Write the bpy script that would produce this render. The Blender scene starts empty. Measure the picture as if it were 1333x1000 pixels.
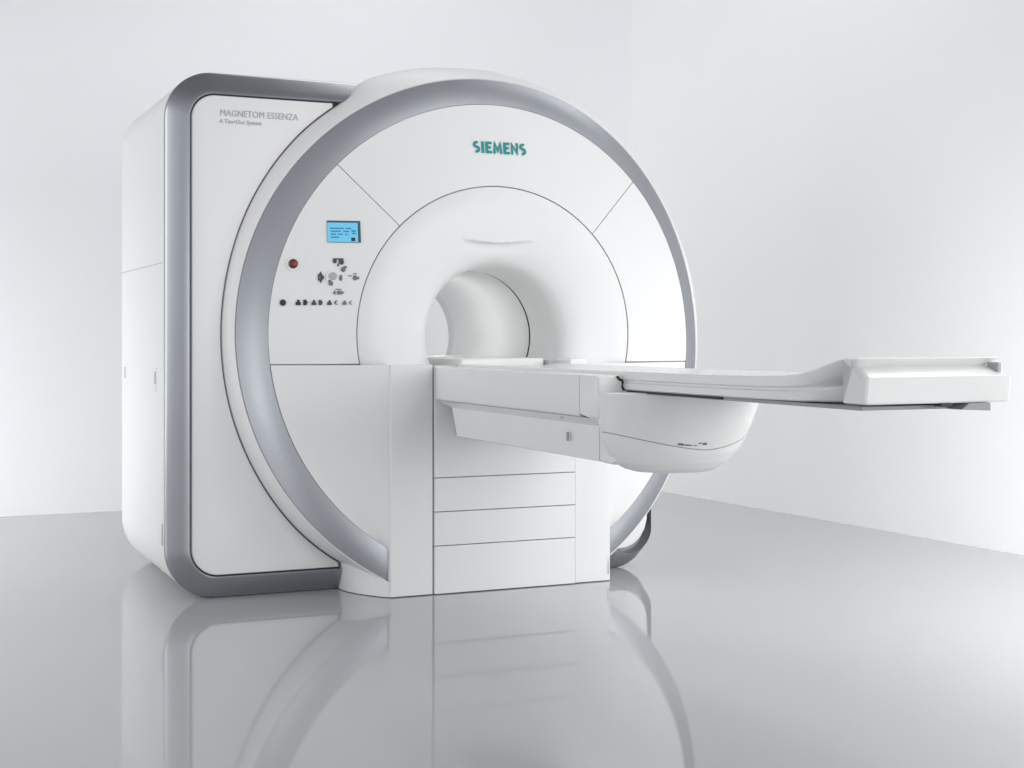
import bpy, bmesh, math, random
from math import sin, cos, pi, radians, hypot, atan2, sqrt
from mathutils import Vector

S = bpy.context.scene
COL = S.collection

# ------------------------------------------------------------------ camera
cd = bpy.data.cameras.new('camera'); cam = bpy.data.objects.new('camera', cd); COL.objects.link(cam)
cam.location = (-2.375, -5.4082, 1.05)
cam.rotation_euler = (radians(90), 0, -0.4188)
cd.sensor_width = 36; cd.lens = 36 * 1858 / 1333
cd.shift_y = -63 / 1333
cd.clip_start = 0.05; cd.clip_end = 200
S.camera = cam

# ------------------------------------------------------------------ world and lamps
W = bpy.data.worlds.new('World'); S.world = W; W.use_nodes = True
nt = W.node_tree; nt.nodes.clear()
tc = nt.nodes.new('ShaderNodeTexCoord'); sx = nt.nodes.new('ShaderNodeSeparateXYZ')
mr = nt.nodes.new('ShaderNodeMapRange'); mr.inputs['From Min'].default_value = 0.1; mr.inputs['From Max'].default_value = 0.75
ramp = nt.nodes.new('ShaderNodeValToRGB')
ramp.color_ramp.elements[0].position = 0.0; ramp.color_ramp.elements[0].color = (1.15, 1.17, 1.20, 1)
ramp.color_ramp.elements[1].position = 1.0; ramp.color_ramp.elements[1].color = (0.30, 0.31, 0.33, 1)
bg = nt.nodes.new('ShaderNodeBackground'); bg.inputs['Strength'].default_value = 0.60
wo = nt.nodes.new('ShaderNodeOutputWorld')
nt.links.new(tc.outputs['Generated'], sx.inputs[0]); nt.links.new(sx.outputs['Z'], mr.inputs['Value'])
nt.links.new(mr.outputs['Result'], ramp.inputs['Fac']); nt.links.new(ramp.outputs['Color'], bg.inputs['Color'])
nt.links.new(bg.outputs[0], wo.inputs[0])

def area(name, loc, target, sx_, sy_, power, color=(1, 1, 1), spread=180):
    l = bpy.data.lights.new(name, 'AREA'); l.shape = 'RECTANGLE'; l.size = sx_; l.size_y = sy_
    l.energy = power; l.color = color; l.spread = radians(spread)
    o = bpy.data.objects.new(name, l); COL.objects.link(o); o.location = loc
    o.rotation_euler = (Vector(target) - Vector(loc)).to_track_quat('-Z', 'Y').to_euler()
    return o
area('left_softbox', (-5.2, 0.2, 1.9), (-1.2, 0.8, 1.1), 3.2, 3.2, 58)
area('right_softbox', (4.5, -4.2, 1.6), (0.0, -0.2, 0.9), 2.8, 2.6, 62)
area('front_fill', (1.6, -7.5, 1.7), (0.1, 0.0, 0.6), 3.0, 2.2, 108)  # unseen lamp added to brighten the front faces
area('near_left_fill', (-4.3, -6.2, 1.15), (-1.0, 0.1, 1.05), 1.5, 1.7, 19)  # unseen lamp added to put a highlight on the left of the ring
area('corner_wash', (0.3, 0.9, 4.3), (2.3, 2.0, 0.0), 2.2, 1.6, 26)
area('right_wall_wash', (1.1, -3.7, 1.1), (2.66, -0.1, 0.1), 1.6, 1.2, 21, spread=66)
area('back_wall_wash', (-4.3, 1.5, 0.45), (-1.9, 3.36, 0.1), 2.4, 0.6, 30, spread=110)
area('bore_lamp', (-0.12, 0.75, 1.30), (0.05, 0.85, 0.9), 0.10, 0.9, 8.0)
area('floor_wash', (2.3, -2.0, 3.9), (0.8, -2.4, 0.0), 2.4, 2.4, 36, spread=110)
S.view_settings.view_transform = 'Standard'; S.view_settings.look = 'None'
S.view_settings.exposure = 0.16; S.view_settings.gamma = 1.0; S.view_settings.use_curve_mapping = False

# ------------------------------------------------------------------ materials
def mat(name, col, rough=0.4, metal=0.0, coat=0.0, spec=0.5, noise=0.0, nscale=6.0, bump=0.0, bscale=300.0, emit=None):
    m = bpy.data.materials.new(name); m.use_nodes = True
    n = m.node_tree.nodes; L = m.node_tree.links; b = n['Principled BSDF']
    b.inputs['Base Color'].default_value = (*col, 1); b.inputs['Roughness'].default_value = rough
    b.inputs['Metallic'].default_value = metal; b.inputs['Coat Weight'].default_value = coat
    b.inputs['Coat Roughness'].default_value = 0.08
    b.inputs['Specular IOR Level'].default_value = spec
    t = n.new('ShaderNodeTexCoord')
    if noise:
        z = n.new('ShaderNodeTexNoise'); z.inputs['Scale'].default_value = nscale; z.inputs['Detail'].default_value = 5
        r = n.new('ShaderNodeMapRange'); r.inputs['To Min'].default_value = max(0, rough - noise); r.inputs['To Max'].default_value = rough + noise
        L.new(t.outputs['Object'], z.inputs['Vector']); L.new(z.outputs['Fac'], r.inputs['Value']); L.new(r.outputs['Result'], b.inputs['Roughness'])
        mx = n.new('ShaderNodeMix'); mx.data_type = 'RGBA'
        mx.inputs[6].default_value = (*[c * 0.985 for c in col], 1); mx.inputs[7].default_value = (*[min(1, c * 1.01) for c in col], 1)
        L.new(z.outputs['Fac'], mx.inputs[0]); L.new(mx.outputs[2], b.inputs['Base Color'])
    if bump:
        z2 = n.new('ShaderNodeTexNoise'); z2.inputs['Scale'].default_value = bscale; z2.inputs['Detail'].default_value = 2
        bp = n.new('ShaderNodeBump'); bp.inputs['Strength'].default_value = bump; bp.inputs['Distance'].default_value = 0.002
        L.new(t.outputs['Object'], z2.inputs['Vector']); L.new(z2.outputs['Fac'], bp.inputs['Height']); L.new(bp.outputs[0], b.inputs['Normal'])
    if emit:
        b.inputs['Emission Color'].default_value = (*emit[0], 1); b.inputs['Emission Strength'].default_value = emit[1]
    return m
M = {
 'white':  mat('white_plastic', (0.80, 0.80, 0.80), 0.42, noise=0.04, spec=0.4, bump=0.03, bscale=500),
 'white2': mat('white_gloss', (0.80, 0.805, 0.80), 0.25, noise=0.05, spec=0.45),
 'silver': mat('silver_paint', (0.38, 0.395, 0.425), 0.30, metal=0.9, noise=0.03, bump=0.03, bscale=900),
 'silver2':mat('silver_trim', (0.38, 0.395, 0.425), 0.30, metal=0.9, noise=0.03, bump=0.03, bscale=900),
 'dark':   mat('dark_gap', (0.38, 0.38, 0.39), 0.8),
 'black':  mat('black_rubber', (0.03, 0.03, 0.03), 0.6),
 'grey':   mat('grey_plastic', (0.30, 0.31, 0.32), 0.4),
 'lgrey':  mat('light_grey_print', (0.42, 0.43, 0.44), 0.5),
 'mgrey':  mat('mid_grey_print', (0.16, 0.165, 0.17), 0.5),
 'dgrey':  mat('dark_grey_print', (0.06, 0.06, 0.065), 0.5),
 'teal':   mat('teal_print', (0.0, 0.27, 0.25), 0.4),
 'red':    mat('dark_red_button', (0.16, 0.02, 0.025), 0.3),
 'screen': mat('screen_glass', (0.12, 0.42, 0.62), 0.15, emit=((0.16, 0.52, 0.78), 0.35)),
 'scrdk':  mat('screen_ink', (0.03, 0.17, 0.30), 0.3, emit=((0.05, 0.24, 0.42), 0.3)),
 'scrshade':    mat('screen_edge_shadow', (0.03, 0.10, 0.15), 0.4),
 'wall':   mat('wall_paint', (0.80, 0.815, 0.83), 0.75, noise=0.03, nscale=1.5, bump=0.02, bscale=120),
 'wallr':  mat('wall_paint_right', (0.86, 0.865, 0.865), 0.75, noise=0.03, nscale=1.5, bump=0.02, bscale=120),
 'floor':  mat('polished_floor', (0.48, 0.49, 0.495), 0.055, noise=0.012, nscale=2.0, spec=0.6),
}

# ------------------------------------------------------------------ mesh helpers
def mk(name, verts, faces, m, parent=None, smooth=True, ang=35, solid=0):
    me = bpy.data.meshes.new(name); me.from_pydata([tuple(v) for v in verts], [], faces); me.validate()
    bm = bmesh.new(); bm.from_mesh(me)
    bmesh.ops.remove_doubles(bm, verts=bm.verts, dist=1e-6)
    bmesh.ops.recalc_face_normals(bm, faces=bm.faces)
    for f in bm.faces: f.smooth = smooth
    if smooth:
        for e in bm.edges:
            if len(e.link_faces) == 2 and e.calc_face_angle(0) > radians(ang): e.smooth = False
    bm.to_mesh(me); bm.free()
    me.materials.append(M[m] if isinstance(m, str) else m)
    o = bpy.data.objects.new(name, me); COL.objects.link(o)
    if parent: o.parent = parent
    return o

def grid(rows, closed=False):
    """rows: list of lists of points"""
    V = [p for r in rows for p in r]; n = len(rows[0]); F = []
    for i in range(len(rows) - 1):
        for j in range(n if closed else n - 1):
            k = (j + 1) % n
            F.append((i * n + j, i * n + k, (i + 1) * n + k, (i + 1) * n + j))
    return V, F

class MB:
    def __init__(s): s.v = []; s.f = []
    def add(s, V, F):
        o = len(s.v); s.v += list(V); s.f += [tuple(i + o for i in f) for f in F]; return s
    def grid(s, rows, closed=False): return s.add(*grid(rows, closed))
    def build(s, name, m, parent=None, **k): return mk(name, s.v, s.f, m, parent, **k)

def rbox(name, x0, x1, y0, y1, z0, z1, m, parent=None, r=0.004, seg=3):
    bm = bmesh.new()
    vs = [bm.verts.new((x, y, z)) for x in (x0, x1) for y in (y0, y1) for z in (z0, z1)]
    for f in ((0, 1, 3, 2), (4, 6, 7, 5), (0, 4, 5, 1), (2, 3, 7, 6), (0, 2, 6, 4), (1, 5, 7, 3)): bm.faces.new([vs[i] for i in f])
    bmesh.ops.recalc_face_normals(bm, faces=bm.faces)
    if r: bmesh.ops.bevel(bm, geom=list(bm.edges), offset=r, segments=seg, affect='EDGES', profile=0.5)
    for f in bm.faces: f.smooth = True
    for e in bm.edges:
        if len(e.link_faces) == 2 and e.calc_face_angle(0) > radians(40): e.smooth = False
    me = bpy.data.meshes.new(name); bm.to_mesh(me); bm.free(); me.materials.append(M[m])
    o = bpy.data.objects.new(name, me); COL.objects.link(o)
    if parent: o.parent = parent
    return o

def prism(name, poly, y0, y1, m, parent=None, bev=0.0, seg=3):
    """poly in (x,z), extruded from y0 (front) to y1"""
    bm = bmesh.new()
    a = [bm.verts.new((x, y0, z)) for x, z in poly]; b = [bm.verts.new((x, y1, z)) for x, z in poly]
    bm.faces.new(a); bm.faces.new(b[::-1]); n = len(poly)
    for i in range(n): bm.faces.new((a[i], b[i], b[(i + 1) % n], a[(i + 1) % n]))
    bmesh.ops.recalc_face_normals(bm, faces=bm.faces)
    if bev:
        ed = [e for e in bm.edges if abs(e.verts[0].co.y - y0) < 1e-6 and abs(e.verts[1].co.y - y0) < 1e-6]
        bmesh.ops.bevel(bm, geom=ed, offset=bev, segments=seg, affect='EDGES', profile=0.5, clamp_overlap=True)
    for f in bm.faces: f.smooth = True
    for e in bm.edges:
        if len(e.link_faces) == 2 and e.calc_face_angle(0) > radians(38): e.smooth = False
    bmesh.ops.triangulate(bm, faces=[f for f in bm.faces if len(f.verts) > 4])
    me = bpy.data.meshes.new(name); bm.to_mesh(me); bm.free(); me.materials.append(M[m])
    o = bpy.data.objects.new(name, me); COL.objects.link(o)
    if parent: o.parent = parent
    return o

def arc(cx, cz_, r, a0, a1, n=14):
    return [(cx + r * cos(radians(a0 + (a1 - a0) * i / n)), cz_ + r * sin(radians(a0 + (a1 - a0) * i / n))) for i in range(n + 1)]

def thing(name, loc, label, cat):
    o = bpy.data.objects.new(name, None); COL.objects.link(o); o.location = loc; o.empty_display_size = 0.2
    o['label'] = label; o['category'] = cat
    return o

# ------------------------------------------------------------------ the setting
fl = mk('floor', [(-14, -12, 0), (10, -12, 0), (10, 6, 0), (-14, 6, 0)], [(0, 1, 2, 3)], 'floor', smooth=False); fl['kind'] = 'structure'
# back wall and right wall (slightly open angle)
def wall(name, p, q, th, h, m):
    d = Vector((q[0] - p[0], q[1] - p[1])).normalized(); nrm = Vector((-d.y, d.x)) * th
    pts = [(p[0], p[1]), (q[0], q[1]), (q[0] + nrm.x, q[1] + nrm.y), (p[0] + nrm.x, p[1] + nrm.y)]
    V = [(x, y, 0) for x, y in pts] + [(x, y, h) for x, y in pts]
    o = mk(name, V, [(0, 1, 5, 4), (1, 2, 6, 5), (2, 3, 7, 6), (3, 0, 4, 7), (4, 5, 6, 7), (0, 3, 2, 1)], m, smooth=False)
    o['kind'] = 'structure'; return o
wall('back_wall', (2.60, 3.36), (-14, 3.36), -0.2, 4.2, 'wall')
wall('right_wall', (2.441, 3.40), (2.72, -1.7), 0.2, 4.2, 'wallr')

# ------------------------------------------------------------------ the scanner: shape functions
CZ = 1.045
def four(c, p):
    s = c[0]
    for k in range(1, (len(c) + 1) // 2): s += c[2 * k - 1] * cos(k * p) + c[2 * k] * sin(k * p)
    return s
cO = [1.0709, -0.0244, -0.0028, -0.0154, 0.0009, 0.0025, 0.0023]
cI = [0.97, -0.0029, -0.0016, -0.0105, 0.0039, 0.0034, 0.0015]
cS = [0.6176, 0.0002, 0.0117]
rO = lambda p: four(cO, p)
rI = lambda p: four(cI, p)
rS = lambda p: four(cS, p)
yO = lambda w: .195 + .063 * w - .112 * w * w
yI = lambda w: .150 + .063 * w - .098 * w * w
YS = 0.07
def face_y(x, z):
    w = z - CZ; r = hypot(x, w); p = atan2(w, x); a = rI(p); b = rS(p)
    t = min(max((a - r) / (a - b), 0), 1)
    return yI(a * sin(p)) * (1 - t) + YS * t
def P(p, r, y): return (r * cos(p), y, CZ + r * sin(p))

scanner = thing('mri_scanner', (0, 0, 0), 'large white tunnel scanner with silver rings, its round front open to the bore', 'medical scanner')

# rim outline (outer edge of the white strip behind the silver ring), degrees -> radius
RG = [(40, 1.085), (60, 1.12), (75, 1.134), (80, 1.136), (88, 1.145), (96.5, 1.154), (101.6, 1.163), (106.7, 1.172), (111.8, 1.181), (116, 1.186), (118, 1.180), (121, 1.153), (134, 1.147), (150, 1.137), (167, 1.124), (180, 1.119), (197, 1.120), (210, 1.122), (225, 1.126), (237, 1.120), (252, 1.10), (270, 1.09), (300, 1.075), (340, 1.07), (360, 1.075), (400, 1.085)]
def rG(p):
    d = math.degrees(p) % 360
    if d < 40: d += 360
    for i in range(len(RG) - 1):
        a, b = RG[i], RG[i + 1]
        if a[0] <= d <= b[0]:
            p0 = RG[max(i - 1, 0)]; p3 = RG[min(i + 2, len(RG) - 1)]
            t = (d - a[0]) / (b[0] - a[0])
            m1 = (b[1] - p0[1]) / max(b[0] - p0[0], 1) * (b[0] - a[0]); m2 = (p3[1] - a[1]) / max(p3[0] - a[0], 1) * (b[0] - a[0])
            return (2*t**3-3*t*t+1)*a[1] + (t**3-2*t*t+t)*m1 + (-2*t**3+3*t*t)*b[1] + (t**3-t*t)*m2
    return 1.08
def cl(v): return (v[0], v[1], max(v[2], 0.004))

# --- gantry rim (white strip, continues backwards into the housing)
NP = 320
ph = [2 * pi * i / NP for i in range(NP)]
rows = []
rows.append([cl(P(p, rO(p) - 0.02, yO(rO(p) * sin(p)) + 0.03)) for p in ph])
rows.append([cl(P(p, rO(p) + 0.002, yO(rO(p) * sin(p)) + 0.004)) for p in ph])
rows.append([cl(P(p, rO(p) + 0.006, yO(rO(p) * sin(p)) + 0.002)) for p in ph])
for t in (0.35, 0.7, 0.93):
    rows.append([cl(P(p, (rO(p) + 0.006) * (1 - t) + rG(p) * t, yO(rO(p) * sin(p)) * (1 - t) + 0.25 * t - 0.008 * sin(pi * t))) for p in ph])
rows.append([cl(P(p, rG(p), 0.256)) for p in ph])
rows.append([cl(P(p, rG(p), 0.34)) for p in ph])
rows.append([cl(P(p, rG(p) - 0.03, 0.9)) for p in ph])
MB().grid(rows, True).build('gantry_rim', 'white', scanner)

# --- silver ring, open at the bottom between the column edges
def ring_ang(x, side):
    # angle (below the axis) at which the ring meets |x|
    return x
a0 = radians(-63.8); a1 = radians(180 + 63.8)
NR = 260
ringp = [a0 + (a1 - a0) * i / NR for i in range(NR + 1)]
def ringpt(p, t, off=0.0):
    ro, ri = rO(p), rI(p); yo, yi = yO(ro * sin(p)), yI(ri * sin(p))
    x = (ro * (1 - t) + ri * t) * cos(p); w = (ro * (1 - t) + ri * t) * sin(p)
    xl = 0.480 if x > 0 else -0.478
    # clip against the column edges for the low end
    if abs(x) < abs(xl) and w < 0: x = xl
    return (x, yo * (1 - t) + yi * t - 0.003 * sin(pi * t) + off, max(CZ + w, .006))
rows = [[ringpt(p, 0, 0.05) for p in ringp]] + [[ringpt(p, t) for p in ringp] for t in (0.0, 0.04, 0.15, 0.3, 0.45, 0.6, 0.75, 0.88, 0.97, 1.0)] + [[ringpt(p, 1, 0.05) for p in ringp]]
o = MB().grid(rows).build('gantry_ring', 'silver', scanner)

# --- face panels
def bound(r, side, z):     # angle where the circle of radius r meets height z
    return pi + math.asin((CZ - z) / r) if side < 0 else -math.asin((CZ - z) / r)
def face_panel(name, lo, hi, m='white', n=90, k=18, par=scanner):
    """lo,hi: functions t -> angle"""
    g = 0.0016
    rows = []
    tt = [0.0] + [0.0] + [i / k for i in range(1, k)] + [1.0, 1.0]
    for idx, t in enumerate(tt):
        row = []
        aa, bb = lo(t), hi(t)
        for j in range(-1, n + 2):
            jj = min(max(j, 0), n); p = aa + (bb - aa) * jj / n
            ro, ri = rI(p) - g, rS(p) + g
            r = ro * (1 - t) + ri * t
            y = yI(ro * sin(p)) * (1 - t) + YS * t
            if idx in (0, len(tt) - 1) or j in (-1, n + 1): y += 0.02
            row.append(P(p, r, y))
        rows.append(row)
    return MB().grid(rows).build(name, m, par, ang=30)
mid = lambda t: (rI(0) * (1 - t) + rS(0) * t)
dL = radians(134.05); dR = radians(45.05); ga = 0.0016
ZS = 0.937
upper = face_panel('upper_cover', lambda t: dR + ga / mid(t), lambda t: dL - ga / mid(t))
leftp = face_panel('left_cover', lambda t: dL + ga / mid(t), lambda t: bound(rI(3.25) * (1 - t) + rS(3.3) * t, -1, ZS))
rightp = face_panel('right_cover', lambda t: bound(rI(-.1) * (1 - t) + rS(-.1) * t, 1, ZS), lambda t: dR - ga / mid(t))

# dark backing so that the joints read as gaps
rows = [[P(p, (rI(p) - 0.002) * (1 - t) + (rS(p) - 0.01) * t, yI(rI(p) * sin(p)) * (1 - t) + YS * t + 0.012) for p in ph] for t in (0, .25, .5, .75, 1)]
MB().grid(rows, True).build('cover_frame', 'dark', scanner)

# --- lower covers beside the column (from ring edge to column fold)
def lower_cover(name, side, xe):
    rows = []
    zt, zb = ZS - 0.005, 0.03
    n = 40
    for i in range(n + 1):
        z = zt + (zb - zt) * i / n
        w = z - CZ
        # x on inner circle at this height
        p = pi if side < 0 else 0.0
        for _ in range(30):
            r = rI(p); s = max(-1, w / r); p = (pi - math.asin(s)) if side < 0 else math.asin(s)
        xi = (rI(p) - 0.003) * cos(p)
        if side < 0: xi = min(xi, xe - 0.001)
        else: xi = max(xi, xe + 0.001)
        yi = yI(max(w, -.97))
        row = []
        m_ = 16
        for j in range(m_ + 1):
            t = j / m_
            x = xi + (xe - xi) * t
            tt = t * t * (3 - 2 * t) * .5 + t * .5
            row.append((x, yi * (1 - tt) + 0.006 * tt, z))
        rows.append(row)
    rows.insert(0, [(x, y + .02, z) for x, y, z in rows[0]])
    return MB().grid(rows).build(name, 'white', scanner)
lower_cover('lower_cover', -1, -0.4995)
lower_cover('lower_cover', 1, 0.4835)

# --- bore funnel
prof = [(0.600, 0.085), (0.6158, 0.0755), (0.6145, 0.0705), (0.58, 0.058), (0.54, 0.052), (0.50, 0.0525), (0.455, 0.0575), (0.415, 0.064), (0.380, 0.072), (0.350, 0.083), (0.326, 0.098), (0.309, 0.120), (0.298, 0.152), (0.291, 0.205), (0.288, 0.28), (0.287, 0.372)]
def dense(pr, k=4):
    out = []
    for i in range(len(pr) - 1):
        p0, p1, p2, p3 = pr[max(i - 1, 0)], pr[i], pr[i + 1], pr[min(i + 2, len(pr) - 1)]
        for j in range(k):
            t = j / k
            out.append(tuple(.5 * (2 * p1[c] + (p2[c] - p0[c]) * t + (2 * p0[c] - 5 * p1[c] + 4 * p2[c] - p3[c]) * t * t + (3 * p1[c] - p0[c] - 3 * p2[c] + p3[c]) * t ** 3) for c in (0, 1)))
    out.append(pr[-1]); return out
def sst(a, b, v):
    t = min(max((v - a) / (b - a), 0), 1); return t * t * (3 - 2 * t)
rows = []
for r, y in dense(prof[:3], 2) [:-1] + dense(prof[2:], 8):
    row = []
    for i in range(360):
        p = 2 * pi * i / 360
        # blend circle S (offset up) into bore circle
        k = sst(0.30, 0.61, r)
        rr = r * (1 + k * (rS(p) / 0.6176 - 1)) - (0.0010 if r > .605 else 0)
        x, z = rr * cos(p), CZ + rr * sin(p); yy = y
        # shallow lamp hood above the opening: a lip that overhangs a hollow
        zl = 1.437 + 0.45 * x * x + 0.02 * x
        e = max(0.0, 1 - (x / 0.165) ** 2)
        if e > 0 and .8 < z:
            d = z - zl
            if d >= 0: yy -= 0.018 * e * (1 - sst(0, 0.055, d))
            else: yy += 0.013 * e * sst(0, 0.006, -d) * (1 - sst(0.01, 0.06, -d))
        row.append((x, yy, z))
    rows.append(row)
MB().grid(rows, True).build('bore_funnel', 'white', scanner, ang=60)

# joint ring then the bore tube
rows = [[P(p, r, y) for p in ph] for r, y in ((0.2865, 0.372), (0.312, 0.373), (0.312, 0.388), (0.2885, 0.389))]
MB().grid(rows, True).build('bore_joint', 'black', scanner)
rows = [[P(p, r, y) for p in ph] for r, y in ((0.290, 0.389), (0.2875, 0.393), (0.2875, 0.8), (0.2875, 1.25), (0.30, 1.4), (0.36, 1.475))]
MB().grid(rows, True).build('bore_liner', 'white2', scanner)

# --- housing block
outer = []
outer += arc(-1.131, 0.205, 0.205, 270, 180, 18)                       # bottom left
outer += arc(-1.146, 1.913, 0.190, 180, 90, 18)                        # top left
outer += [(-0.47, 2.103)]
outer += [(rr * cos(radians(a)), CZ + rr * sin(radians(a))) for a, rr in ((112, 1.150), (104, 1.14), (96, 1.125), (88, 1.115), (80, 1.105), (70, 1.09), (60, 1.07), (50, 1.05), (41, 1.03))]
outer += [(0.83, 1.60), (0.838, 1.5)]
outer += arc(0.668, 0.170, 0.170, 0, -90, 16)
housing = None
# shell swept backwards with softened rear edge
def shell(poly, ys):
    cx = sum(p[0] for p in poly) / len(poly); cz_ = 1.05
    rows = []
    for y, ins in ys:
        row = []
        n = len(poly)
        for i, (x, z) in enumerate(poly):
            a, b = poly[(i - 1) % n], poly[(i + 1) % n]
            tx, tz = b[0] - a[0], b[1] - a[1]; l = hypot(tx, tz) or 1
            nx, nz = tz / l, -tx / l           # inward for clockwise path
            row.append((x + nx * ins, y, max(z + nz * ins, 0.002)))
        rows.append(row)
    return rows
shell_rows = shell(outer, [(0.325, 0.02), (0.325, 0.0035), (0.328, 0.001), (0.332, 0.0), (1.36, 0.0), (1.41, 0.006), (1.45, 0.025), (1.475, 0.055), (1.485, 0.10)])
mb = MB().grid(shell_rows, True)
housing = mb.build('rear_housing', 'white', scanner, ang=50)
# rear plate closes the back, with the bore left open
n = len(outer); inner = [(0.36 * cos(2 * pi * i / 64), 1.4845, CZ + .36 * sin(2 * pi * i / 64)) for i in range(64)]
bm = bmesh.new()
ov = [bm.verts.new(p) for p in shell_rows[-1]]; iv = [bm.verts.new(p) for p in inner]
eds = [bm.edges.new((ov[i], ov[(i + 1) % len(ov)])) for i in range(len(ov))] + [bm.edges.new((iv[i], iv[(i + 1) % 64])) for i in range(64)]
bmesh.ops.triangle_fill(bm, edges=eds, use_beauty=True)
me = bpy.data.meshes.new('rear_plate'); bm.to_mesh(me); bm.free(); me.materials.append(M['white'])
o = bpy.data.objects.new('rear_plate', me); COL.objects.link(o); o.parent = scanner
# plate behind the front panels (dark, seen only in joints)
bulk = [(x * 0.985 - 0.002, 0.312, 1.05 + (z - 1.05) * 0.985) for x, z in outer]
bm = bmesh.new(); hole = [(0.9 * cos(2 * pi * i / 96), 0.312, CZ + .9 * sin(2 * pi * i / 96)) for i in range(96)]
ov = [bm.verts.new(p) for p in bulk]; iv = [bm.verts.new(p) for p in hole]
eds = [bm.edges.new((q[i], q[(i + 1) % len(q)])) for q in (ov, iv) for i in range(len(q))]
bmesh.ops.triangle_fill(bm, edges=eds, use_beauty=True)
me = bpy.data.meshes.new('front_bulkhead'); bm.to_mesh(me); bm.free(); me.materials.append(M['dark'])
o = bpy.data.objects.new('front_bulkhead', me); COL.objects.link(o); o.parent = scanner

# silver bands along the outline
bprof = [(0.004, .326), (0.0, .318), (0.0, .304), (0.003, .297), (0.009, .292), (0.030, .277), (0.055, .261), (0.080, .247), (0.086, .2455), (0.0905, .249), (0.092, .255), (0.092, .318)]
def band(name, path, wf=lambda i, n: 1.0):
    rows = []; n = len(path)
    for i, (x, z) in enumerate(path):
        a, b = path[max(i - 1, 0)], path[min(i + 1, n - 1)]
        tx, tz = b[0] - a[0], b[1] - a[1]; l = hypot(tx, tz)
        nx, nz = tz / l, -tx / l
        k_ = wf(i, n); rows.append([(x + nx * d * k_, y, max(z + nz * d * k_, .003)) for d, y in bprof])
    m = MB().grid(rows)
    k = len(bprof)
    m.f.append(tuple(range(k))); m.f.append(tuple(range((n - 1) * k, n * k))[::-1])
    return m.build(name, 'silver2', scanner, ang=40)
bx = 0.018
path = [(-0.55, 0.0), (-0.75, 0.0), (-0.95, 0.0)] + arc(-1.131, 0.205, 0.205, 270, 180, 22) + [(-1.336, 0.6), (-1.336, 1.0), (-1.336, 1.4), (-1.336, 1.7)] + arc(-1.146, 1.913, 0.190, 180, 90, 22) + [(-0.9, 2.103), (-0.7, 2.103), (-0.505, 2.103)]
band('housing_band', path)
path = [(0.838, 0.62), (0.838, 0.4)] + arc(0.668, 0.170, 0.170, 0, -90, 18) + [(0.45, 0.0)]
band('housing_band', path, lambda i, n: 0.07 + 0.87 * min(max((i - 2) / (n - 5), 0), 1) ** 1.3)
# left front panel with curved cut-out
g = 0.097
inn = []
inn += [(-0.585, g)] + arc(-1.131, 0.205, 0.205 - g, 270, 180, 14) + arc(-1.146, 1.913, 0.190 - g, 180, 90, 14) + [(-0.53, 2.103 - g)]
cut = []
for i in range(61):
    d = 121.2 + (235.6 - 121.2) * i / 60; p = radians(d); r = rG(p) + 0.0055
    x, z = r * cos(p), CZ + r * sin(p)
    if z < 2.103 - g - .002 and z > g + .002: cut.append((x, z))
inn = [p for p in inn if not (p[0] == -0.53 or p[0] == -0.585)]
prism('front_panel', inn + [(cut[0][0], 2.103 - g)] + cut + [(cut[-1][0], g)], 0.252, 0.298, 'white', scanner, bev=0.006)
# little front panel at the right foot
prism('foot_panel', [(0.40, 0.092), (0.40, 0.6), (0.818, 0.6), (0.818, 0.3), (0.815, 0.22), (0.803, 0.175), (0.780, 0.138), (0.750, 0.112), (0.710, 0.096), (0.66, 0.092)], 0.252, 0.298, 'white', scanner, bev=0.006)

# side details: seam, vertical joint, recessed grips
def side_strip(name, y0, y1, z0, z1, m, dep=0.0012):
    return rbox(name, -1.336 - dep, -1.330, y0, y1, z0, z1, m, scanner, r=0.0)
side_strip('side_joint', 0.345, 1.40, 1.3385, 1.3415, 'lgrey', 0.0006)
for y, z in ((0.50, 0.872), (1.27, 0.876)):
    g_ = rbox('side_grip', -1.3385, -1.330, y - 0.028, y + 0.028, z - 0.05, z + 0.045, 'white', scanner, r=0.003)
    rbox('grip_slot', -1.3405, -1.331, y - 0.016, y + 0.006, z - 0.020, z + 0.032, 'lgrey', g_, r=0.002)
c = rbox('side_catch', -1.339, -1.331, 0.338, 0.352, 0.215, 0.30, 'lgrey', scanner, r=0.002)

# --- base skirt between housing and column (white foot under the ring)
def skirt(name, pts, zfun):
    rows = [[(x, y, 0.003) for x, y in pts], [(x, y, zfun(x, y) * .5) for x, y in pts], [(x, y, zfun(x, y)) for x, y in pts]]
    V, F = grid(rows)
    return mk(name, V, F, 'white', scanner, ang=50)
def zo(x, y):
    p = math.acos(max(-1, x / 1.09))
    for _ in range(8): p = math.acos(max(-1, x / rO(-p)))
    return CZ - rO(-p) * sin(p) + (0.010 if x < -.60 else 0.010 * (-.50 - x) / .10 - 0.006)
sk = [(-0.625, 0.30), (-0.622, 0.235), (-0.612, 0.19), (-0.594, 0.145), (-0.570, 0.100), (-0.545, 0.060), (-0.520, 0.026), (-0.500, 0.008)]
skirt('base_skirt', sk, lambda x, y: zo(x, y))
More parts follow.
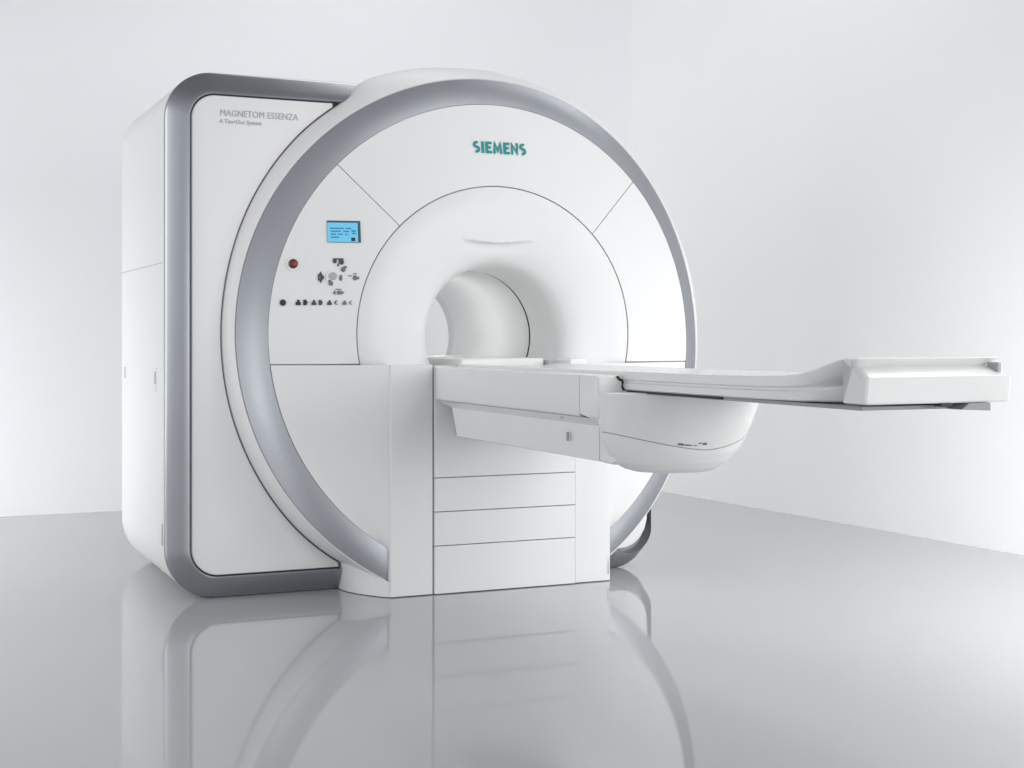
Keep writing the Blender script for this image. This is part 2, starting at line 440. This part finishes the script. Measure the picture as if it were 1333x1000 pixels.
# --- front column
rbox('column_core', -0.485, 0.47, 0.014, 0.5, 0.004, 0.918, 'dark', scanner, r=0)
def strip(name, x0, x1, z0, z1, yf=0.0, rl=0.004, rr=0.004, dep=0.09):
    n = 8; pts = []
    for i in range(n + 1):
        a = pi / 2 * i / n; pts.append((x0 + rl - rl * cos(a), yf + rl - rl * sin(a)))
    for i in range(n + 1):
        a = pi / 2 * i / n; pts.append((x1 - rr + rr * sin(a), yf + rr - rr * cos(a)))
    pts = [(x0, yf + dep)] + pts + [(x1, yf + dep)]
    rows = [[(x, y, z) for x, y in pts] for z in (z0, z1)]
    m = MB().grid(rows); k = len(pts)
    m.f.append(tuple(range(k, 2 * k))); m.f.append(tuple(range(k))[::-1])
    return m.build(name, 'white', scanner, ang=50)
strip('column_side_panel', -0.500, -0.3185, 0.004, 0.932, 0.0, 0.006, 0.004, 0.16)
strip('column_side_panel', 0.327, 0.505, 0.004, 0.932, 0.004, 0.004, 0.03, 0.18)
for z0, z1 in ((0.004, 0.1955), (0.1995, 0.3335), (0.3375, 0.4715), (0.4755, 0.929)):
    strip('drawer_front', -0.3125, 0.3225, z0, z1, -0.005, 0.003, 0.003, 0.018)

# --- display and controls (each follows the curved cover)
def on_face(pts, lift):      # pts (x,z) -> on cover surface
    return [(x, face_y(x, z) - lift, z) for x, z in pts]
def plate(name, poly, m, parent, lift=0.003, base=-0.004):
    n = len(poly); f = on_face(poly, lift); b = on_face(poly, base)
    c = (sum(p[0] for p in poly) / n, sum(p[1] for p in poly) / n)
    V = f + b + on_face([c], lift); F = [(i, (i + 1) % n, 2 * n) for i in range(n)] + [(i, n + i, n + (i + 1) % n, (i + 1) % n) for i in range(n)]
    return mk(name, V, F, m, parent, ang=40)
def quad(x0, x1, z0, z1, n=6):
    return [(x0 + (x1 - x0) * i / n, z0) for i in range(n)] + [(x1, z0 + (z1 - z0) * i / n) for i in range(n)] + [(x1 - (x1 - x0) * i / n, z1) for i in range(n)] + [(x0, z1 - (z1 - z0) * i / n) for i in range(n)]
def disc(x, z, r, n=20, sx_=1.0): return [(x + r * sx_ * cos(2 * pi * i / n), z + r * sin(2 * pi * i / n)) for i in range(n)]

recess_edge = plate('display', quad(-0.724, -0.594, 1.424, 1.512), 'scrshade', leftp, lift=0.0035)  # dark top and right margin paints the shadow of the screen recess
plate('display_screen', quad(-0.724, -0.605, 1.426, 1.504), 'screen', recess_edge, lift=0.0045)
ink = MB()
random.seed(4)
for row, (z, xs) in enumerate(((1.478, [(-.715, -.66), (-.652, -.63)]), (1.466, [(-.712, -.672), (-.662, -.640), (-.63, -.615)]), (1.454, [(-.712, -.690), (-.684, -.664), (-.655, -.645)]), (1.442, [(-.710, -.680)]))):
    for a, b in xs:
        q = quad(a, b, z, z + 0.0055, 1); f = on_face(q, 0.0052); ink.add(f, [(0, 1, 2, 3)])
for q in (quad(-.632, -.610, 1.471, 1.474, 1), quad(-.628, -.612, 1.458, 1.463, 1)): ink.add(on_face(q, 0.0052), [(0, 1, 2, 3)])
ink.build('screen_lines', 'scrdk', recess_edge)
plate('screen_icon', quad(-0.632, -0.617, 1.430, 1.444), 'black', recess_edge, lift=0.006)
bt = plate('stop_button_ring', disc(-0.857, 1.336, 0.030, 28), 'white2', leftp, lift=0.004)
def dome(name, x, z, r, h, m, parent, n=24):
    y = face_y(x, z); rows = []
    for i in range(7):
        a = pi / 2 * i / 6; rows.append([(x + r * cos(a) * cos(2 * pi * j / n), y - 0.002 - h * sin(a), z + r * cos(a) * sin(2 * pi * j / n)) for j in range(n)])
    rows.insert(0, [(a, y + 0.003, c) for a, b, c in rows[0]])
    return MB().grid(rows, True).build(name, m, parent)
dome('stop_button', -0.857, 1.336, 0.020, 0.012, 'red', bt)
pad = plate('control_pad', disc(-0.700, 1.284, 0.034, 32), 'white', leftp, lift=0.004)
plate('control_knob', disc(-0.708, 1.288, 0.016, 22), 'lgrey', pad, lift=0.0065)
# symbols: printed pictograms beside the keys
def glyph(name, x, z, s, shapes, m, parent=leftp, lift=0.0042):
    mb = MB()
    for k, (u, v, w, h, kind) in enumerate(shapes):
        cx_, cz_ = x + u * s, z + v * s
        if kind == 'q': q = quad(cx_ - w * s, cx_ + w * s, cz_ - h * s, cz_ + h * s, 1)
        elif kind == 'd': q = [(cx_ + w * s * cos(2 * pi * i / 14), cz_ + h * s * sin(2 * pi * i / 14)) for i in range(14)]
        elif kind == 'u': q = [(cx_ - w * s, cz_ - h * s), (cx_ + w * s, cz_ - h * s), (cx_, cz_ + h * s)]
        elif kind == 'v': q = [(cx_ - w * s, cz_ + h * s), (cx_, cz_ - h * s), (cx_ + w * s, cz_ + h * s)]
        elif kind == 'l': q = [(cx_ + w * s, cz_ - h * s), (cx_ + w * s, cz_ + h * s), (cx_ - w * s, cz_)]
        elif kind == 'r': q = [(cx_ - w * s, cz_ - h * s), (cx_ - w * s, cz_ + h * s), (cx_ + w * s, cz_)]
        f = on_face(q, lift + 0.0002 * k); n_ = len(q)
        mb.add(f, [tuple(range(n_))])
    return mb.build(name, m, parent, smooth=False)
K = 0.0225
glyph('button_symbol', -0.685, 1.343, K, [(-.62, .25, .34, .42, 'd'), (.50, .10, .46, .50, 'd'), (0, .62, .9, .13, 'q'), (-.05, -.35, .22, .30, 'u')], 'dgrey')
glyph('button_symbol', -0.748, 1.283, K, [(-.30, .68, .40, .40, 'u'), (-.05, 0, .34, .42, 'd'), (-.30, -.68, .40, .40, 'v'), (-.62, 0, .14, .55, 'q')], 'dgrey')
glyph('button_symbol', -0.622, 1.282, K, [(.0, .0, .40, .46, 'd'), (.5, -.05, .22, .22, 'q'), (-.9, .35, .35, .08, 'q'), (-.0, .70, .30, .10, 'q')], 'mgrey')
glyph('button_symbol', -0.688, 1.222, K, [(-.72, 0, .24, .44, 'l'), (.05, .0, .30, .36, 'd'), (.70, .0, .32, .42, 'r'), (.0, .58, .5, .09, 'q')], 'mgrey')
glyph('button_symbol', -0.667, 1.315, K, [(0, 0, .40, .46, 'd'), (.35, .42, .26, .22, 'q')], 'mgrey')
glyph('button_symbol', -0.716, 1.259, K, [(0, 0, .42, .44, 'd'), (-.2, .42, .26, .20, 'q')], 'mgrey')
glyph('button_symbol', -0.678, 1.280, K, [(0, 0, .30, .52, 'd'), (.1, .50, .26, .2, 'u')], 'mgrey', pad, 0.0052)
glyph('indicator_dot', -0.901, 1.181, 0.012, [(0, 0, 1.0, 1.1, 'd')], 'black')
for i, x in enumerate((-.829, -.770, -.711, -.654)):
    s_ = 0.0130 - 0.0008 * i; mm = ('black', 'dgrey', 'dgrey', 'mgrey')[i]
    glyph('button_symbol', x, 1.182, s_, [(-1.05, -.35, .75, .5, 'q'), (-1.0, .45, .42, .42, 'd')], mm)
    glyph('button_symbol', x, 1.182, s_, [(.95, 0, .50, .85, 'q'), (1.62, .0, .22, .5, 'r')] if i < 2 else [(.80, 0, .36, .7, 'l'), (1.35, .55, .35, .16, 'q'), (1.35, -.55, .35, .16, 'q')], mm)

# --- lettering
def text_mesh(name, s, x, z, h, m, parent, width=None, yfun=None, bold=0.0, space=1.0, slope=0.0):
    c = bpy.data.curves.new(name, 'FONT'); c.body = s; c.size = 1.0; c.offset = bold; c.resolution_u = 3; c.space_character = space; c.extrude = 0.02
    t = bpy.data.objects.new(name, c); COL.objects.link(t)
    dg = bpy.context.evaluated_depsgraph_get(); me = bpy.data.meshes.new_from_object(t.evaluated_get(dg))
    bpy.data.objects.remove(t)
    xs = [v.co.x for v in me.vertices]; ys = [v.co.y for v in me.vertices]
    X0, X1 = min(xs), max(xs); cap = 0.70
    k = h / cap; kx = (width / (X1 - X0)) if width else k
    for v in me.vertices:
        px = x + (v.co.x - X0) * kx; pz = z + v.co.y * k + slope * (px - x)
        lift = 0.0022 if v.co.z > 0 else -0.001
        v.co = (px, yfun(px, pz) - lift, pz)
    me.materials.clear(); me.materials.append(M[m])
    o = bpy.data.objects.new(name, me); COL.objects.link(o); o.parent = parent
    return o
def ribbon(mb, pts, hw, yfun, lift):
    n = len(pts); L_, R_ = [], []
    for i, (x, z) in enumerate(pts):
        a, b = pts[max(i - 1, 0)], pts[min(i + 1, n - 1)]
        d1 = Vector((x - a[0], z - a[1])); d2 = Vector((b[0] - x, b[1] - z))
        if d1.length < 1e-9: d1 = d2
        if d2.length < 1e-9: d2 = d1
        d1.normalize(); d2.normalize(); d = (d1 + d2).normalized(); k = hw / max(d.dot(d1), .5)
        L_.append((x - d.y * k, z + d.x * k)); R_.append((x + d.y * k, z - d.x * k))
    V = [(x, yfun(x, z) - lift, z) for x, z in L_ + R_]
    mb.add(V, [(i, i + 1, n + i + 1, n + i) for i in range(n - 1)])
def maker_word(x0, z0, width, h):
    adv = {'S': .62, 'I': .26, 'E': .56, 'M': .84, 'N': .70}; gap = .12; word = 'SIEMENS'
    tot = sum(adv[c] for c in word) + gap * 6; kx = width / tot; hw = h * .112; mb = MB(); x = x0; q = 0
    for c in word:
        w = adv[c] * kx; a, b = x + hw, x + w - hw; lo, hi, md = z0 + hw, z0 + h - hw, z0 + h * .51
        if c == 'I': st_ = [[(x + w / 2, z0), (x + w / 2, z0 + h)]]
        elif c == 'E': st_ = [[(b + hw, hi), (a, hi), (a, lo), (b + hw, lo)], [(a, md), (b + hw * .3, md)]]
        elif c == 'M': st_ = [[(a, z0), (a + hw * .5, hi), ((a + b) / 2, z0 + h * .22), (b - hw * .5, hi), (b, z0)]]
        elif c == 'N': st_ = [[(a, z0), (a, hi), (b, lo), (b, z0 + h)]]
        else:
            r = (b - a) / 2; cx_ = (a + b) / 2; rz1 = (hi - md) / 2; rz2 = (md - lo) / 2
            up = [(cx_ + r * cos(radians(t)), md + rz1 + rz1 * sin(radians(t))) for t in range(50, 240, 15)]
            dn = [(cx_ + r * cos(radians(t)), lo + rz2 + rz2 * sin(radians(t))) for t in range(60, -135, -15)]
            st_ = [up + dn]
        for k in st_: ribbon(mb, k, hw, face_y, 0.0035 + 0.0003 * (q % 3)); q += 1
        x += w + gap * kx
    mb.build('maker_lettering', 'teal', upper, smooth=False)
maker_word(-0.104, 1.8130, 0.243, 0.0500)
fp = [o for o in scanner.children if o.name.startswith('front_panel')][0]
text_mesh('model_lettering', 'MAGNETOM ESSENZA', -1.126, 1.925, 0.026, 'lgrey', fp, width=0.318, yfun=lambda x, z: 0.252)
text_mesh('model_lettering', 'A Tim+Dot System', -1.130, 1.896, 0.017, 'lgrey', fp, width=0.170, yfun=lambda x, z: 0.252)

# ------------------------------------------------------------------ patient table
table = thing('patient_table', (0, -0.7, 0), 'white cantilevered patient table reaching out of the scanner bore, rounded end beneath', 'patient table')
def tl(v): return (v[0], v[1] + 0.7, v[2])
def tmk(mb, name, m, parent=table, **k):
    mb.v = [tl(v) for v in mb.v]; return mb.build(name, m, parent, **k)
def tbox(name, x0, x1, y0, y1, z0, z1, m, parent=table, r=0.004): return rbox(name, x0, x1, y0 + 0.7, y1 + 0.7, z0, z1, m, parent, r)

# upper side housing: section swept along y
def sweep(sec, ys, cap=True):
    """sec: list (x,z) open or closed; ys list of (y, list of y offsets or 0)"""
    rows = [[(x, y + (off[i] if off else 0), z) for i, (x, z) in enumerate(sec)] for y, off in ys]
    m = MB().grid(rows, True)
    k = len(sec)
    if cap:
        m.f.append(tuple(range(k))); m.f.append(tuple(range((len(ys) - 1) * k, len(ys) * k))[::-1])
    return m
def mirror(h): return h + [(-x, z) for x, z in reversed(h)]
halfU = [(-0.20, 0.925), (-0.300, 0.925), (-0.307, 0.923), (-0.310, 0.917), (-0.310, 0.800), (-0.308, 0.794), (-0.303, 0.789), (-0.22, 0.789)]
tmk(sweep(mirror(halfU), [(-0.008, None), (-1.302, None)]), 'upper_side_housing', 'white2', ang=50)
halfL = [(-0.20, 0.788), (-0.304, 0.788), (-0.270, 0.765), (-0.266, 0.761), (-0.266, 0.754), (-0.266, 0.664), (-0.267, 0.652), (-0.25, 0.645), (-0.12, 0.640)]
offL = [0, -0.005, -0.060, -0.068, -0.075, -0.105, -0.125, -0.21, -0.43]
farL = [(0.02, 0.650), (0.10, 0.676), (0.16, 0.712), (0.21, 0.748), (0.25, 0.770), (0.27, 0.778), (0.285, 0.783), (0.302, 0.788), (0.20, 0.788)]
secL = halfL + farL; offs = offL + [-.43, -.33, -.23, -.15, -.10, -.08, -.04, -.005, 0]
tmk(sweep(secL, [(-0.008, offs), (-1.356, [0.054 - 0.0 if i in (0, len(secL) - 1) else 0 for i in range(len(secL))])]), 'lower_side_housing', 'white2', ang=30)
# dark gasket between lower housing and column
halfG = [(-0.10, 0.787), (-0.296, 0.785), (-0.288, 0.772), (-0.276, 0.752), (-0.268, 0.66), (-0.25, 0.650), (-0.12, 0.645)]
offG = [0, -0.004, -0.085, -0.110, -0.140, -0.225, -0.42]
tmk(sweep([(a * .97, b + .004) for a, b in secL], [(0.0, [o_ * .9 for o_ in offs]), (-0.9, None)]), 'housing_gasket', 'grey', ang=30)
# small bolts / marks on the side
tbox('side_latch', -0.292, -0.283, -1.135, -1.118, 0.774, 0.786, 'lgrey', r=0.002)
tbox('side_latch', -0.281, -0.2725, -1.155, -1.145, 0.700, 0.730, 'lgrey', r=0.002)

# end cap (bright strip next to the joint) and bow
halfC = [(-0.20, 0.925), (-0.300, 0.925), (-0.307, 0.923), (-0.310, 0.917), (-0.310, 0.800), (-0.305, 0.789), (-0.271, 0.765), (-0.267, 0.754), (-0.266, 0.664), (-0.264, 0.650), (-0.25, 0.643), (-0.12, 0.640)]
secC = halfC + [(0.02, 0.650), (0.10, 0.676), (0.16, 0.712), (0.21, 0.748), (0.25, 0.770), (0.265, 0.778), (0.276, 0.786), (0.290, 0.802), (0.290, 0.917), (0.287, 0.923), (0.280, 0.925), (0.20, 0.925)]
def inset(sec, d): return [(x * (1 - d / 0.31), 0.78 + (z - 0.78) * (1 - d / 0.145)) for x, z in sec]
def capoff(z): return -0.03 * max(0, (0.80 - z) / 0.15) + 0.0
rows = [[(x, -1.305 + (-0.055 if z < .79 else 0.0), z) for x, z in secC]]
for y, d in ((-1.400, 0), (-1.412, 0.002), (-1.420, 0.007), (-1.4215, 0.012)):
    rows.append([(x, y + capoff(z), z) for x, z in inset(secC, d)])
m = MB().grid(rows, True); k = len(secC); m.f.append(tuple(range(k))[::-1]); m.f.append(tuple(range(4 * k, 5 * k)))
tmk(m, 'end_collar', 'white2', ang=40)

def hull_w(z):
    pts = [(0.612, 0.06), (0.618, 0.10), (0.63, 0.105), (0.65, 0.140), (0.68, 0.175), (0.72, 0.207), (0.77, 0.238), (0.82, 0.262), (0.90, 0.284)]
    for a, b in zip(pts, pts[1:]):
        if a[0] <= z <= b[0]: return a[1] + (b[1] - a[1]) * (z - a[0]) / (b[0] - a[0])
    return pts[-1][1] if z > .9 else pts[0][1]
def hull_wl(z):
    pts = [(0.612, 0.10), (0.618, 0.17), (0.63, 0.215), (0.65, 0.25), (0.68, 0.27), (0.72, 0.285), (0.77, 0.298), (0.90, 0.306)]
    for a, b in zip(pts, pts[1:]):
        if a[0] <= z <= b[0]: return a[1] + (b[1] - a[1]) * (z - a[0]) / (b[0] - a[0])
    return pts[-1][1] if z > .9 else pts[0][1]
def hull_b(z):
    pts = [(0.612, 0.04), (0.618, 0.07), (0.63, 0.095), (0.65, 0.120), (0.68, 0.143), (0.72, 0.162), (0.77, 0.180), (0.82, 0.193), (0.90, 0.206)]
    for a, b in zip(pts, pts[1:]):
        if a[0] <= z <= b[0]: return a[1] + (b[1] - a[1]) * (z - a[0]) / (b[0] - a[0])
    return pts[-1][1] if z > .9 else pts[0][1]
NB = 72
def hull_pt(i, z, off=0.0):
    a = pi * i / NB
    kk = .5 + .5 * cos(a); w, b = hull_wl(z) * kk + hull_w(z) * (1 - kk) + off, hull_b(z) + off
    ex = 0.95
    cx_ = -abs(cos(a)) ** ex * (1 if cos(a) > 0 else -1)
    return (w * cx_, -1.412 + capoff(z) * .6 - b * abs(sin(a)) ** ex, z)
def zg(i):
    a = pi * i / NB; return 0.694 + 0.055 * abs(cos(a)) ** 1.6
rows = []
for j in range(19):
    t = j / 18
    rows.append([hull_pt(i, 0.868 * (1 - t) + zg(i) * t, 0.0) for i in range(NB + 1)])
rows.append([hull_pt(i, zg(i) - 0.003, -0.010) for i in range(NB + 1)])
# rounded top edge
top = [[hull_pt(i, 0.872, -0.006) for i in range(NB + 1)], [(x * .3, -1.42 + (y + 1.42) * .3, 0.872) for x, y, z in [hull_pt(i, 0.872, -.006) for i in range(NB + 1)]]]
tmk(MB().grid(top[::-1] + rows), 'end_bowl', 'white2', ang=50)
rows = [[hull_pt(i, zg(i) - 0.002, -0.010) for i in range(NB + 1)], [hull_pt(i, zg(i) - 0.003, 0.001) for i in range(NB + 1)]]
for j in range(1, 17):
    t = (j / 16) ** .7
    rows.append([hull_pt(i, (zg(i) - 0.006) * (1 - t) + 0.612 * t, 0.004 * (1 - t) + .0) for i in range(NB + 1)])
rows.append([(x * .1, -1.42 + (y + 1.42) * .2, 0.608) for x, y, z in rows[-1]])
tmk(MB().grid(rows), 'bowl_underside', 'white2', ang=50)
# printed marks at the bowl joint
mk_ = MB()
def bowl_mark(i0, i1, z0, z1, off=0.0016):
    q = [hull_pt(i0, z0, off), hull_pt(i1, z0, off), hull_pt(i1, z1, off), hull_pt(i0, z1, off)]
    mk_.add(q, [(0, 1, 2, 3)])
for a_, b_, z0, z1 in ((27.0, 28.6, .7095, .7155), (28.0, 30.2, .708, .7115), (29.6, 31.2, .7065, .710), (33.0, 34.2, .7125, .7155), (34.4, 35.6, .708, .715), (31.8, 32.6, .706, .709)):
    bowl_mark(a_, b_, z0, z1)
tmk(mk_, 'bowl_marking', 'mgrey', smooth=False)

# tabletop: stations along y
def section(hw, zt, zb, dish, tk):
    H = zt - zb
    h = [(-0.02, zt - dish), (-hw * .55, zt - dish * .8), (-hw * .80, zt - dish * .35), (-hw + .012, zt - 0.001), (-hw + .004, zt), (-hw, zt - 0.004), (-hw + tk * .10, zt - H * .20), (-hw + tk * .45, zt - H * .42), (-hw + .009 + tk * .62, zt - H * .50), (-hw + .009 + tk * .72, zt - H * .56), (-hw + .001 + tk * .85, zt - H * .64), (-hw + .002 + tk, zb + .004), (-hw + .008 + tk, zb), (-0.02, zb)]
    return mirror(h)
st = [(-0.02, .214, .936, .877, .018, 0), (-1.2, .214, .936, .877, .018, 0), (-1.9, .214, .938, .878, .018, 0), (-2.15, .214, .941, .879, .018, .0), (-2.28, .214, .945, .880, .020, .004), (-2.36, .215, .952, .8805, .026, .010), (-2.42, .216, .963, .881, .034, .035), (-2.47, .218, .976, .882, .044, .070), (-2.51, .220, .986, .883, .050, .105), (-2.54, .222, .992, .884, .052, .128), (-2.57, .224, .996, .884, .052, .140), (-2.585, .224, .997, .885, .052, .142)]
def interp(st, n=3):
    out = []
    for a, b in zip(st, st[1:]):
        for j in range(n):
            t = j / n; out.append(tuple(u + (v - u) * t for u, v in zip(a, b)))
    out.append(st[-1]); return out
rows = [[(x, y, z) for x, z in section(hw, zt, zb, d, tk)] for y, hw, zt, zb, d, tk in interp(st, 2)]
m = MB().grid(rows, True); k = len(rows[0]); m.f.append(tuple(range(k))[::-1]); m.f.append(tuple(range((len(rows) - 1) * k, len(rows) * k)))
board = tmk(m, 'tabletop', 'white2', ang=28)
# foot-end box : recessed band, sloping shoulder, upright face (profile in y,z swept over x with rounded ends)
fprof = [(-2.570, .997), (-2.612, .9965), (-2.614, .994), (-2.590, .9745), (-2.602, .9735), (-2.655, .952), (-2.657, .9505), (-2.650, .889), (-2.647, .885), (-2.640, .884), (-2.570, .884)]
xs = [-.228, -.2275, -.225, -.220, -.20, -.1, 0, .1, .20, .214, .219, .2215, .222]
ins = [.020, .011, .006, .002, 0, 0, 0, 0, 0, .002, .006, .011, .020]
rows = []
for x, d in zip(xs, ins):
    rows.append([(x * (1 - .085 * (min(max((z - .952) / .0215, 0), 1) if (y < -2.588 and z < .98) else 0)), min(y + d, -2.565), (z - d * .35 if z > .93 else (z + d * .3))) for y, z in fprof])
m = MB().grid(rows); k = len(fprof); m.f.append(tuple(range(k))[::-1]); m.f.append(tuple(range((len(rows) - 1) * k, len(rows) * k)))
tmk(m, 'foot_end_box', 'white2', ang=17)
tbox('end_grip', 0.188, 0.200, -2.640, -2.60, 0.958, 0.983, 'lgrey', r=0.003)
# dark strips standing in for the shadow under the board, foot latch
tbox('board_underside_shade', -0.198, 0.198, -2.60, -1.40, 0.868, 0.8775, 'grey', r=0.0)
tbox('board_shadow_strip', -0.207, -0.190, -1.98, -1.43, 0.8705, 0.8765, 'black', r=0.001)
V = [(.085, -2.655, .8835), (.150, -2.655, .8835), (.150, -2.655, .864), (.060, -2.655, .868), (.085, -2.60, .8835), (.150, -2.60, .8835), (.150, -2.60, .864), (.060, -2.60, .868)]
m = MB().add(V, [(0, 1, 2, 3), (4, 7, 6, 5), (0, 4, 5, 1), (1, 5, 6, 2), (2, 6, 7, 3), (3, 7, 4, 0)])
tmk(m, 'foot_latch', 'grey', smooth=False)
tbox('foot_bumper', 0.0, 0.035, -2.650, -2.62, 0.876, 0.8845, 'black', r=0.002)
# opening where the board leaves the collar (dark outline at its left edge)
sq = [(-.240, .920), (-.232, .923), (-.226, .914), (-.217, .912), (-.213, .902), (-.217, .893), (-.212, .882), (-.200, .877), (-.200, .871), (-.218, .874), (-.223, .888), (-.221, .897), (-.222, .905), (-.232, .908)]
rows = [[(x, y, z) for x, z in sq] for y in (-1.4235, -1.40)]
m = MB().grid(rows, True); m.f.append(tuple(range(len(sq)))); tmk(m, 'slot_seal', 'black', smooth=False)
# head-end shelf inside the bore and the small end blocks of the board guide
tbox('bore_shelf', -0.285, 0.285, 0.02, 1.40, 0.870, 0.905, 'white2', r=0.003)
tbox('head_board', -0.205, 0.165, -0.03, 1.30, 0.905, 0.957, 'white2', r=0.008)
tbox('guide_block', 0.222, 0.300, -0.16, 0.02, 0.915, 0.957, 'white2', r=0.008)
tbox('guide_gap', 0.172, 0.196, -0.06, 0.0, 0.915, 0.948, 'lgrey', r=0.003)
